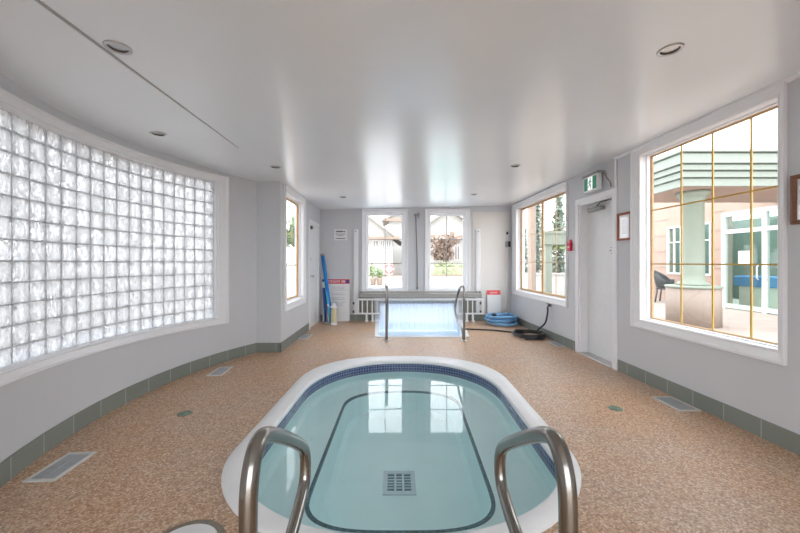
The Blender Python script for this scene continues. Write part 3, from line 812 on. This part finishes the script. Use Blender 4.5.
P = spline([(1.33, 6.62, -.13), (1.36, 6.75, -.05), (1.42, 6.95, .03), (1.6, 7.04, .017), (2.0, 6.95, .015), (2.3, 6.78, .015), (2.5, 6.68, .02)], 8)
for k in range(24, 4*36+1):
    a = 2*PI*k/36+PI*.0; tr = (k-24)/36
    rad = .29-.035*((tr*1.7) % 1.6)
    P.append(Vector((2.49+rad*math.cos(a)*1.0, 6.42+rad*math.sin(a)*1.15, .016+.022*tr+.006*math.sin(a*3))))
P += spline([P[-1], (2.62, 6.30, .14), (2.72, 6.22, .28), (2.755, 6.20, .44), (wx-.055, 6.2, .56)], 10)[1:]
mb = MB(); mb.tube(P, .0155, 10); part(mb, 'tube', M['blackhose'], t)
t = thing('hose_tap', 'dark wall tap under the right window beyond the door', 'tap', RW(6.2, .58, 0))
mb = MB(); mb.tube([(wx, 6.2, .60), (wx-.05, 6.2, .60), (wx-.06, 6.2, .575), (wx-.06, 6.2, .545)], [.016, .016, .015, .02], 12); part(mb, 'spout', M['darkgrey'], t)
mb = MB(); mb.lathe([(.03, 0), (.03, .01), (.02, .014)], (0, 0, 0), 16, True, 'x'); mb.v = [(wx-p[0], 6.2+p[1], .6+p[2]) for p in mb.v]; part(mb, 'wall_plate', M['chrome'], t)
mb = MB(); mb.box(wx-.06, wx-.03, 6.13, 6.27, .625, .64, None, .005); mb.box(wx-.05, wx-.038, 6.193, 6.207, .60, .63); part(mb, 'handle', M['darkgrey'], t)

# ------------------------------------------------------------------ things on the right wall
rw = lambda u, d, z: RW(u, z, d)
t = thing('exit_sign', 'green running figure exit sign on the wall above the grey door', 'exit sign', RW(4.84, 2.38, 0))
mb = MB(); mb.box(4.68, 5.01, .035, .10, 2.375, 2.60, rw, .008); hs = part(mb, 'housing', M['white'], t)
mb = MB(); mb.box(4.66, 5.03, .0, .115, 2.60, 2.625, rw, .006); mb.box(4.78, 4.9, 0, .04, 2.44, 2.61, rw, .004); part(mb, 'canopy_bracket', M['grey'], t)
fc = MB()
for u0, u1 in ((4.705, 4.79), (4.90, 4.985)):
    fc = MB(); fc.box(u0, u1, .0995, .1025, 2.40, 2.575, rw); part(fc, 'green_field', M['green'], t)
fc = MB(); fc.box(4.79, 4.90, .0995, .102, 2.40, 2.575, rw); part(fc, 'lit_field', M['lit'], t)
fg = MB(); Dd = (.1015, .1035)
def limb(p, q, w):
    p, q = Vector(p), Vector(q); nrm = Vector((-(q-p).y, (q-p).x)).normalized()*w
    pts = [p+nrm, q+nrm, q-nrm, p-nrm]
    fg.loft([[RW(v.x, v.y, Dd[0]) for v in pts], [RW(v.x, v.y, Dd[1]) for v in pts]], True, True, True)
hd = [(4.842+.013*math.cos(2*PI*k/12), 2.552+.013*math.sin(2*PI*k/12)) for k in range(12)]
fg.loft([[RW(u, z, d) for u, z in hd] for d in Dd], True, True, True)
limb((4.845, 2.535), (4.848, 2.48), .012); limb((4.848, 2.485), (4.825, 2.45), .008); limb((4.825, 2.45), (4.828, 2.41), .007)
limb((4.85, 2.485), (4.87, 2.455), .008); limb((4.87, 2.455), (4.89, 2.44), .007); limb((4.845, 2.53), (4.815, 2.505), .006); limb((4.848, 2.53), (4.875, 2.515), .006); limb((4.875, 2.515), (4.882, 2.49), .005)
part(fg, 'running_figure', M['green'], t)
cb = MB(); cb.tube(spline([RW(4.72, 2.62, .02), RW(4.64, 2.60, .02), RW(4.62, 2.52, .015), RW(4.55, 2.44, .012), RW(4.53, 2.38, .012)]), .007, 8); part(cb, 'cable', M['grey'], t)
t = thing('wire_cover', 'white vertical wire cover between grey door top and ceiling', 'wire cover', RW(4.44, 2.36, 0))
mb = MB(); mb.box(4.425, 4.455, 0, .022, 2.352, 2.715, rw, .005); part(mb, 'cover', M['trim'], t)
t = thing('fire_alarm', 'small red fire alarm pull station beside the grey door', 'fire alarm', RW(5.52, 1.57, 0))
mb = MB(); mb.box(5.48, 5.565, 0, .045, 1.565, 1.70, rw, .008); part(mb, 'body', M['red'], t)
mb = MB(); mb.box(5.50, 5.545, .0, .03, 1.70, 1.745, rw, .006); part(mb, 'top_tab', M['redpale'], t)
mb = MB(); mb.box(5.50, 5.545, .045, .052, 1.62, 1.635, rw); part(mb, 'pull_bar', M['paper'], t)
def picture(label, u0, u1, z0, z1, wood, w):
    t = thing('picture_frame', label, 'picture frame', RW((u0+u1)/2, z0, 0))
    mb = MB(); sweep(mb, RW, u0+w, u1-w, z0+w, z1-w, [(0, .004), (0, .014), (w*.25, .02), (w*.6, .026), (w, .024), (w, .001)]); part(mb, 'frame', wood, t)
    mb = MB(); mb.box(u0+w-.002, u1-w+.002, .003, .008, z0+w-.002, z1-w+.002, rw); part(mb, 'print', M['paper'], t)
    mb = MB(); mb.box(u0+w+.045, u1-w-.045, .008, .0085, z0+w+.05, z1-w-.05, rw); c = part(mb, 'certificate', mat('pale_lilac_print', srgb(206, 206, 216), .3, var=.08, scale=18), t)
    mb = MB(); mb.box(u0+w, u1-w, .0095, .011, z0+w, z1-w, rw); part(mb, 'glazing', M['glass'], t)
picture('small red wood picture frame between grey door and large window', 4.155, 4.40, 1.655, 2.0, M['redwood'], .028)
picture('brown wood picture frame at the right edge beside the large window', 2.235, 2.515, 1.655, 2.01, M['brownwood'], .032)

# ------------------------------------------------------------------ downlights
LB = ['recessed downlight beside the ceiling seam, nearest on the left', 'recessed downlight nearest the large right window, closest to the viewpoint on that side',
      'recessed downlight above the glass block window', 'small recessed downlight before the exit sign, right of centre', 'recessed downlight near the left wall corner, above its narrow window',
      'small recessed downlight in front of the far left corner', 'small recessed downlight in front of the far right corner']
for (x, y), lb in zip(LIGHTS, LB):
    z = zc(x, y); t = thing('downlight', lb, 'ceiling light', (x, y, z), 'recessed ceiling downlights')
    mb = MB(); mb.lathe([(.048, .012), (.048, -.004), (.054, -.008), (.066, -.007), (.07, .0), (.07, .004)], (x, y, z), 32); part(mb, 'trim_ring', M['chrome'], t)
    mb = MB(); R = [[(x+r*math.cos(2*PI*k/24), y+r*math.sin(2*PI*k/24), z+h) for k in range(24)] for r, h in ((.0475, -.003), (.046, .04), (.042, .12))]
    mb.loft(R, True, False, True, True); part(mb, 'reflector', M['darkgrey'], t)
    mb = MB(); mb.lathe([(.014, .12), (.016, .075), (.026, .05), (.030, .028), (.025, .022), (.004, .021)], (x, y, z), 24); part(mb, 'bulb', M['bulb'], t)

# ------------------------------------------------------------------ outside
gz = -.03
ext_room = [(-2.9, -2.4), (3.2, -2.4), (3.15, 8.39), (1.9, 8.39), (1.9, 10.39), (-.7, 10.39), (-.7, 8.39), (-2.0, 8.39), (-2.0, 5.6), (-2.9, 5.0)]
gnd = plate([(-60, -30), (70, -30), (70, 90), (-60, 90)], [ext_room], lambda x, y: gz)
struct(gnd.build('ground', M['patio']), 'pale pink patio paving outside')

# covered entrance seen through the large right window
b = thing('entrance_building', 'peach building with pale green canopy seen through the large right window', 'building', (9, 9, gz))
mb = wall(lambda u, z, d: (10.3-d, u, z), [5.0, 17], [gz, 3.9], [(8.3, 10.75, gz, 2.9), (11.2, 12.0, .95, 2.7), (12.35, 13.0, .95, 2.7)], .25); part(mb, 'wall', M['peach'], b)
mb = MB()
for z in (.6, 1.2, 1.8, 2.4, 3.0):
    for y0, y1 in ((10.75, 11.2), (12.0, 12.35), (13.0, 17)): mb.box(10.285, 10.302, y0, y1, z-.012, z+.012)
part(mb, 'wall_joint', M['peachlt'], b)
mb = MB()   # stepped canopy fascia
CN = (6.03, 9.3)
for z0, z1, o in ((3.0, 3.15, .0), (3.18, 3.29, .05), (3.32, 3.42, .10), (3.45, 3.64, .15), (3.67, 3.71, .20)):
    mb.box(CN[0]-o+.1, 10.28, 7.3-o, CN[1], z0, z1)
part(mb, 'canopy_fascia', M['sage'], b)
mb = MB()
for z0, z1, o in ((3.15, 3.18, .0), (3.29, 3.32, .04), (3.42, 3.45, .09), (3.64, 3.67, .13)): mb.box(CN[0]-o+.1, 10.28, 7.3-o, CN[1], z0, z1)
part(mb, 'canopy_stripe', M['sagedk'], b)
mb = MB(); mb.box(6.18, 10.27, 7.35, CN[1]-.05, 2.985, 2.999); part(mb, 'soffit', M['peach'], b)
def ext_window(u0, u1, z0, z1):
    mb = MB(); sweep(mb, lambda u, z, d: (10.3-d, u, z), u0+.06, u1-.06, z0+.06, z1-.06, [(0, -.06), (0, .02), (.06, .03), (.07, -.05)])
    mb.box(10.27, 10.33, (u0+u1)/2-.02, (u0+u1)/2+.02, z0, z1); mb.box(10.27, 10.33, u0, u1, z0+1.15, z0+1.19)
    w = part(mb, 'window', M['extwhite'], b)
    mb = MB(); mb.box(10.33, 10.34, u0, u1, z0, z1); local(mb, b.location).build('pane', M['glassgreen'], w)
ext_window(11.2, 12.0, .95, 2.7); ext_window(12.35, 13.0, .95, 2.7)
# glazed double door
mb = MB()
for u in (8.33, 9.53, 10.72): mb.box(10.22, 10.32, u-.06, u+.06, gz, 2.88)
for z in (.06, 2.32, 2.85): mb.box(10.225, 10.315, 8.3, 10.75, z-.06, z+.06)
dr = part(mb, 'glazed_door', M['extwhite'], b)
mb = MB(); mb.box(10.27, 10.28, 8.3, 10.75, gz, 2.85); local(mb, b.location).build('pane', M['glassgreen'], dr)
mb = MB()
for y in (9.42, 9.66): mb.tube([(10.2, y, .9), (10.16, y, .95), (10.16, y, 1.25), (10.2, y, 1.3)], .018, 8)
local(mb, b.location).build('handle', M['extwhite'], dr)
for u0, u1, z0, z1 in ((9.95, 10.28, 1.35, 1.72), (8.75, 9.05, 1.3, 1.82)):
    mb = MB(); mb.box(10.255, 10.262, u0, u1, z0, z1); local(mb, b.location).build('notice', M['paper'], dr)
mb = MB(); mb.box(10.255, 10.262, 8.42, 8.55, 1.2, 2.15); local(mb, b.location).build('red_banner', M['redpale'], dr)
# room behind the glazed door
mb = MB(); mb.box(13.2, 13.3, 7, 13.6, gz, 3); mb.box(10.55, 13.2, 13.5, 13.6, gz, 3); mb.box(10.55, 13.2, 7, 7.1, gz, 3)
part(mb, 'inner_room', M['roomgreen'], b)
mb = MB(); mb.box(10.5, 13.2, 7, 13.6, gz, gz+.01); part(mb, 'inner_floor', M['pale'], b)
cn = thing('reflection_block', 'blue block standing in for the pool reflected in the glazed door outside', 'reflection', (11.6, 9.6, gz))  # added block; its blue stands in for the pool reflected in the glass
mb = MB(); mb.box(11.2, 11.9, 8.1, 11.4, .62, .95, None, .03); part(mb, 'reflection_band', M['bluereflect'], cn)
mb = MB(); mb.box(11.3, 11.8, 8.2, 11.3, gz, .62); part(mb, 'base', M['pale'], cn)

c = thing('canopy_column', 'round pale green column on a round cream plinth outside', 'column', (6.8, 7.85, gz))
mb = MB(); mb.lathe([(.49, gz), (.49, .80), (.47, .81)], (6.8, 7.85, 0), 40); part(mb, 'plinth', M['peachlt'], c)
mb = MB(); mb.lathe([(.46, .80), (.51, .81), (.52, .84), (.50, .86), (.1, .87)], (6.8, 7.85, 0), 40); part(mb, 'plinth_cap', M['column'], c)
mb = MB(); mb.lathe([(.30, .865), (.30, .90), (.27, .93), (.225, .96), (.21, 1.1), (.20, 2.72), (.235, 2.74), (.235, 2.78), (.21, 2.80), (.25, 2.86), (.30, 2.90), (.31, 2.98)], (6.8, 7.85, 0), 32); part(mb, 'shaft', M['column'], c)

ch = thing('patio_chair', 'black wicker patio chair under the canopy outside', 'chair', (9.7, 12.2, gz))
ch.rotation_euler.z = .7; ch.scale = (1.15, 1.15, 1.15)
mb = MB(); mb.box(-.27, .27, -.26, .26, .40, .46, None, .02); mb.build('seat', M['wicker'], ch)
mb = MB()
rings = []
for k in range(13):
    a = -PI*.62+PI*1.24*k/12; rings.append([(.31*math.sin(a), .28*math.cos(a)+.02, .46), (.36*math.sin(a), .36*math.cos(a)+.04, .70+.28*max(0, math.cos(a))**.7), (.33*math.sin(a), .33*math.cos(a)+.04, .70+.28*max(0, math.cos(a))**.7), (.28*math.sin(a), .25*math.cos(a)+.02, .46)])
mb.loft(rings, True, True, True, True); mb.build('backrest', M['wicker'], ch)
for sx in (-1, 1):
    for sy in (-1, 1):
        mb = MB(); mb.tube([(sx*.24, sy*.22, .42), (sx*.27, sy*.27, 0)], .022, 8); mb.build('leg', M['wicker'], ch)

# trees
def blob(mb, c, r, n, size, seed, flat=1.0):
    rr = random.Random(seed)
    for _ in range(n):
        v = Vector((rr.gauss(0, 1), rr.gauss(0, 1), rr.gauss(0, 1))).normalized()*(rr.random()**.45)
        p = Vector((c[0]+v.x*r[0], c[1]+v.y*r[1], c[2]+v.z*r[2]))
        a = Vector((rr.uniform(-1, 1), rr.uniform(-1, 1), rr.uniform(-1, 1))).normalized(); b_ = a.orthogonal().normalized(); s = size*rr.uniform(.6, 1.3)
        mb.quad(p-a*s-b_*s*.5, p+a*s-b_*s*.5, p+a*s+b_*s*.5, p-a*s+b_*s*.5)
def tree(label, x, y, h, kind, seed, group='trees outside'):
    t = thing('tree', label, 'tree', (x, y, gz), group)
    mb = MB(); mb.tube([(x, y, gz), (x+.05, y, h*.4), (x, y, h*.8)], [.14, .1, .03], 8); part(mb, 'trunk', M['trunk'], t)
    mb = MB()
    if kind in ('conifer', 'slim'):
        w = .2 if kind == 'conifer' else .085
        for k in range(9):
            f = k/9; blob(mb, (x, y, h*(.12+.85*f)), ((1-f)*h*w+.1, (1-f)*h*w+.1, h*.07), int(220*(1-f))+40, .12, seed+k)
        m = M['leafdk']
    else:
        for k in range(7):
            rr = random.Random(seed*10+k); blob(mb, (x+rr.uniform(-1, 1)*h*.2, y+rr.uniform(-1, 1)*h*.2, h*(.55+.35*rr.random())), (h*.18, h*.18, h*.14), 260, .11, seed*10+k)
        m = M['blossom'] if kind == 'blossom' else M['leaf']
    part(mb, 'foliage', m, t)
tree('dark conifer through the right sash of the window beyond the door', 10.75, 22.5, 7.5, 'slim', 3)
tree('slim conifer beside the centre mullion in the left sash beyond the door', 10.7, 25.8, 8.5, 'slim', 33)
tree('slim conifer at the far edge of the left sash beyond the door', 9.0, 24.5, 7.0, 'slim', 43)
tree('leafy green tree behind the pergola outside', 10.6, 20.0, 4.2, 'round', 5)
tree('brown blossoming tree before the house in the far right window', 3.45, 24.0, 3.5, 'blossom', 8)
tree('pale green leafy tree outside the narrow left window', -6.5, 24.0, 4.5, 'round', 12)

# pergola and white parapet seen through the window beyond the door
p = thing('pergola', 'pale green pergola frame outside the window beyond the door', 'pergola', (6.6, 13.5, gz))
for x, y in ((5.78, 13.0), (6.62, 13.0), (7.6, 13.0)):
    mb = MB(); mb.box(x-.12, x+.12, y-.12, y+.12, gz, 2.4); part(mb, 'post', M['column'], p)
mb = MB(); mb.box(5.6, 9.0, 12.8, 13.2, 2.05, 2.45); mb.box(5.55, 9.1, 12.75, 13.25, 2.45, 2.55); part(mb, 'beam', M['column'], p)
w = thing('garden_wall', 'low white garden wall outside the window beyond the door', 'wall', (6.0, 14.5, gz))
mb = MB(); mb.box(3.9, 10.2, 14.6, 14.8, gz, .86, None, .02); part(mb, 'wall_body', M['extwhite'], w)
mb = MB(); mb.box(3.85, 10.2, 14.55, 14.85, .86, .93, None, .01); part(mb, 'coping', M['extwhite'], w)
w = thing('beige_pier', 'beige stucco pier seen through the left sash beyond the door', 'pier', (4.6, 12.0, gz))
mb = MB(); mb.box(4.72, 4.86, 11.8, 12.2, gz, 4.2); part(mb, 'shaft', M['peachlt'], w)
mb = MB(); mb.box(4.68, 4.90, 11.74, 12.26, gz, .35); part(mb, 'base', M['peachlt'], w)

# houses beyond the far windows
def gable_house(label, x0, x1, y, zw, zr, depth, seed):
    h = thing('house', label, 'house', ((x0+x1)/2, y, gz), 'houses beyond the far windows')
    mb = MB(); mb.box(x0, x1, y, y+depth, gz, zw); xm = (x0+x1)/2
    pts = [(x0, zw), (x1, zw), (xm, zr)]
    mb.loft([[(u, y+d, z) for u, z in pts] for d in (0, depth)], True, True, True); part(mb, 'wall', M['house'], h)
    mb = MB()
    for a, b_ in ((x0, xm), (x1, xm)):
        s = -1 if a == x0 else 1; dx = .7*s; dz = -(zr-zw)/(xm-x0)*.7
        q = [(a+dx, zw+dz), (b_, zr), (b_, zr+.18), (a+dx, zw+dz+.18)]
        mb.loft([[(u, y-.5, z) for u, z in q], [(u, y+depth+.3, z) for u, z in q]], True, True, True)
    part(mb, 'roof', M['roof'], h)
    mb = MB(); mb.box(x0-.5, x1+.5, y-.55, y-.4, zw-.35, zw-.1); part(mb, 'eave', M['eave'], h)
    return h
def house_windows(h, y, rects):
    for x0, x1, z0, z1 in rects:
        mb = MB(); mb.box(x0-.06, x1+.06, y-.06, y+.02, z0-.06, z0); mb.box(x0-.06, x1+.06, y-.06, y+.02, z1, z1+.06); mb.box(x0-.06, x0, y-.06, y+.02, z0, z1); mb.box(x1, x1+.06, y-.06, y+.02, z0, z1); mb.box((x0+x1)/2-.03, (x0+x1)/2+.03, y-.06, y+.02, z0, z1)
        w = part(mb, 'window', M['extwhite'], h)
        mb = MB(); mb.box(x0, x1, y-.025, y-.015, z0, z1); local(mb, h.location).build('pane', M['housewin'], w)
h = gable_house('house with a low grey roof behind the left far window', -4.9, -.1, 26, 3.4, 5.2, 6, 1)
house_windows(h, 26, [(-1.55, -1.2, 2.35, 3.0), (-1.0, -.75, 2.3, 3.0), (-.55, -.25, 2.3, 3.0)])
h2 = gable_house('taller white house block behind the left far window, right half', -.5, 1.4, 33.5, 5.7, 6.2, 5, 2)
h3 = gable_house('gabled house with dark porch openings behind the right far window', 1.5, 6.7, 26, 3.5, 5.3, 6, 3)
house_windows(h3, 26, [(2.7, 3.15, 2.3, 3.1), (3.5, 4.0, 2.2, 3.0), (4.6, 4.9, 1.6, 2.6)])
mb = MB()
for k in range(6): mb.box(3.1+.16*k, 3.16+.16*k, 25.86, 25.9, 1.75, 2.05)
part(mb, 'porch_baluster', M['eave'], h3)
d = thing('pool_deck', 'white sunlit deck outside the far windows', 'deck', (.6, 13, gz))
mb = MB(); mb.box(-4.1, 3.7, 10.4, 20.85, gz, .02); part(mb, 'slab', M['extwhite'], d)
mb = MB(); mb.box(1.7, 3.1, 13, 17.5, .02, .025); part(mb, 'outdoor_water', mat('aqua_pool_surface', srgb(150, 205, 205), .1), d)
w = thing('planter_wall', 'low pale wall with plants outside the far windows', 'wall', (.5, 21, gz))
mb = MB(); mb.box(-3, 6, 21, 21.3, gz, .62, None, .02); part(mb, 'wall_body', M['pale'], w)
mb = MB(); mb.box(-3, 6, 20.95, 21.35, .55, .62); part(mb, 'coping', M['eave'], w)
hg = thing('hedge', 'pale green clipped hedge outside the right far window', 'hedge', (3.3, 22, gz))
mb = MB(); mb.box(2.0, 4.6, 21.7, 22.5, gz, 1.1); blob(mb, (3.3, 22.1, .95), (1.35, .45, .45), 900, .09, 77); part(mb, 'foliage', M['leafpale'], hg)
for i, (x, hh) in enumerate(((-1.25, .9), (-.85, .65), (1.15, .75))):
    t = thing('potted_plant', ['tall potted plant outside the left far window, left pane', 'short potted plant right of the tall one outside', 'spiky potted plant at the right of the left far window'][i], 'plant', (x, 20.5, .03), 'potted plants on the deck')
    mb = MB(); mb.lathe([(.13, .03), (.18, .4), (.2, .42), (.2, .46), (.16, .46)], (x, 20.5, 0), 16); part(mb, 'pot', M['eave'], t)
    mb = MB(); blob(mb, (x, 20.5, .46+hh*.5), (.2, .2, hh*.5), 120, .07, 50+i); part(mb, 'foliage', M['leaf'], t)
t = thing('lifebuoy', 'red and white lifebuoy ring on a stand outside the left far window', 'lifebuoy', (-.28, 20.2, .03))
mb = MB(); P = [(-.28+.24*math.cos(2*PI*k/32), 20.2, 1.0+.24*math.sin(2*PI*k/32)) for k in range(32)]; mb.tube(P, .055, 10, True, True); part(mb, 'ring', M['buoy'], t)
for a in (0, PI/2, PI, 3*PI/2):
    mb = MB(); mb.tube([(-.28+.24*math.cos(a+k*.09), 20.2, 1.0+.24*math.sin(a+k*.09)) for k in (-1, 0, 1)], .058, 10); part(mb, 'white_band', M['extwhite'], t)
mb = MB(); mb.tube([(-.28, 20.3, .03), (-.28, 20.3, 1.3)], .03, 8); part(mb, 'stand', M['extwhite'], t)
# garden wall beyond the narrow left window and behind the glass blocks
w = thing('boundary_wall', 'pale boundary wall outside the narrow left window', 'wall', (-7, 20, gz))
mb = MB(); mb.box(-12, -4.2, 18, 18.3, gz, 1.3, None, .02); part(mb, 'wall_body', M['extwhite'], w)
mb = MB(); mb.box(-12.05, -4.15, 17.95, 18.35, 1.3, 1.38); part(mb, 'coping', M['pale'], w)

# ------------------------------------------------------------------ light
W = bpy.data.worlds.new('overcast_sky'); S.world = W; W.use_nodes = True
nt = W.node_tree; N = nt.nodes; L = nt.links
bg = N['Background']; tc = N.new('ShaderNodeTexCoord'); sx = N.new('ShaderNodeSeparateXYZ'); rp = N.new('ShaderNodeValToRGB')
L.new(tc.outputs['Generated'], sx.inputs[0]); L.new(sx.outputs['Z'], rp.inputs['Fac'])
rp.color_ramp.elements[0].position = 0; rp.color_ramp.elements[0].color = (.955, .98, 1, 1)
rp.color_ramp.elements[1].position = .8; rp.color_ramp.elements[1].color = (.87, .935, 1, 1)
L.new(rp.outputs['Color'], bg.inputs['Color']); bg.inputs['Strength'].default_value = 1.0

# ------------------------------------------------------------------ camera
cam = bpy.data.cameras.new('camera'); co = bpy.data.objects.new('camera', cam); COL.objects.link(co)
co.location = (0, 0, 1.38); co.rotation_euler = (PI/2, 0, 0)
cam.sensor_width = 36; cam.lens = 345/800*36; cam.shift_x = 6/800; cam.shift_y = -4/800; cam.clip_start = .05; cam.clip_end = 300
S.camera = co
S.view_settings.view_transform = 'Standard'; S.view_settings.look = 'None'; S.view_settings.gamma = 1
S.view_settings.exposure = 2.62
try: S.view_settings.use_curve_mapping = False
except Exception: pass
c = S.cycles
c.use_denoising = True; c.max_bounces = 14; c.diffuse_bounces = 8; c.glossy_bounces = 6; c.transmission_bounces = 10; c.transparent_max_bounces = 16
c.sample_clamp_indirect = 6
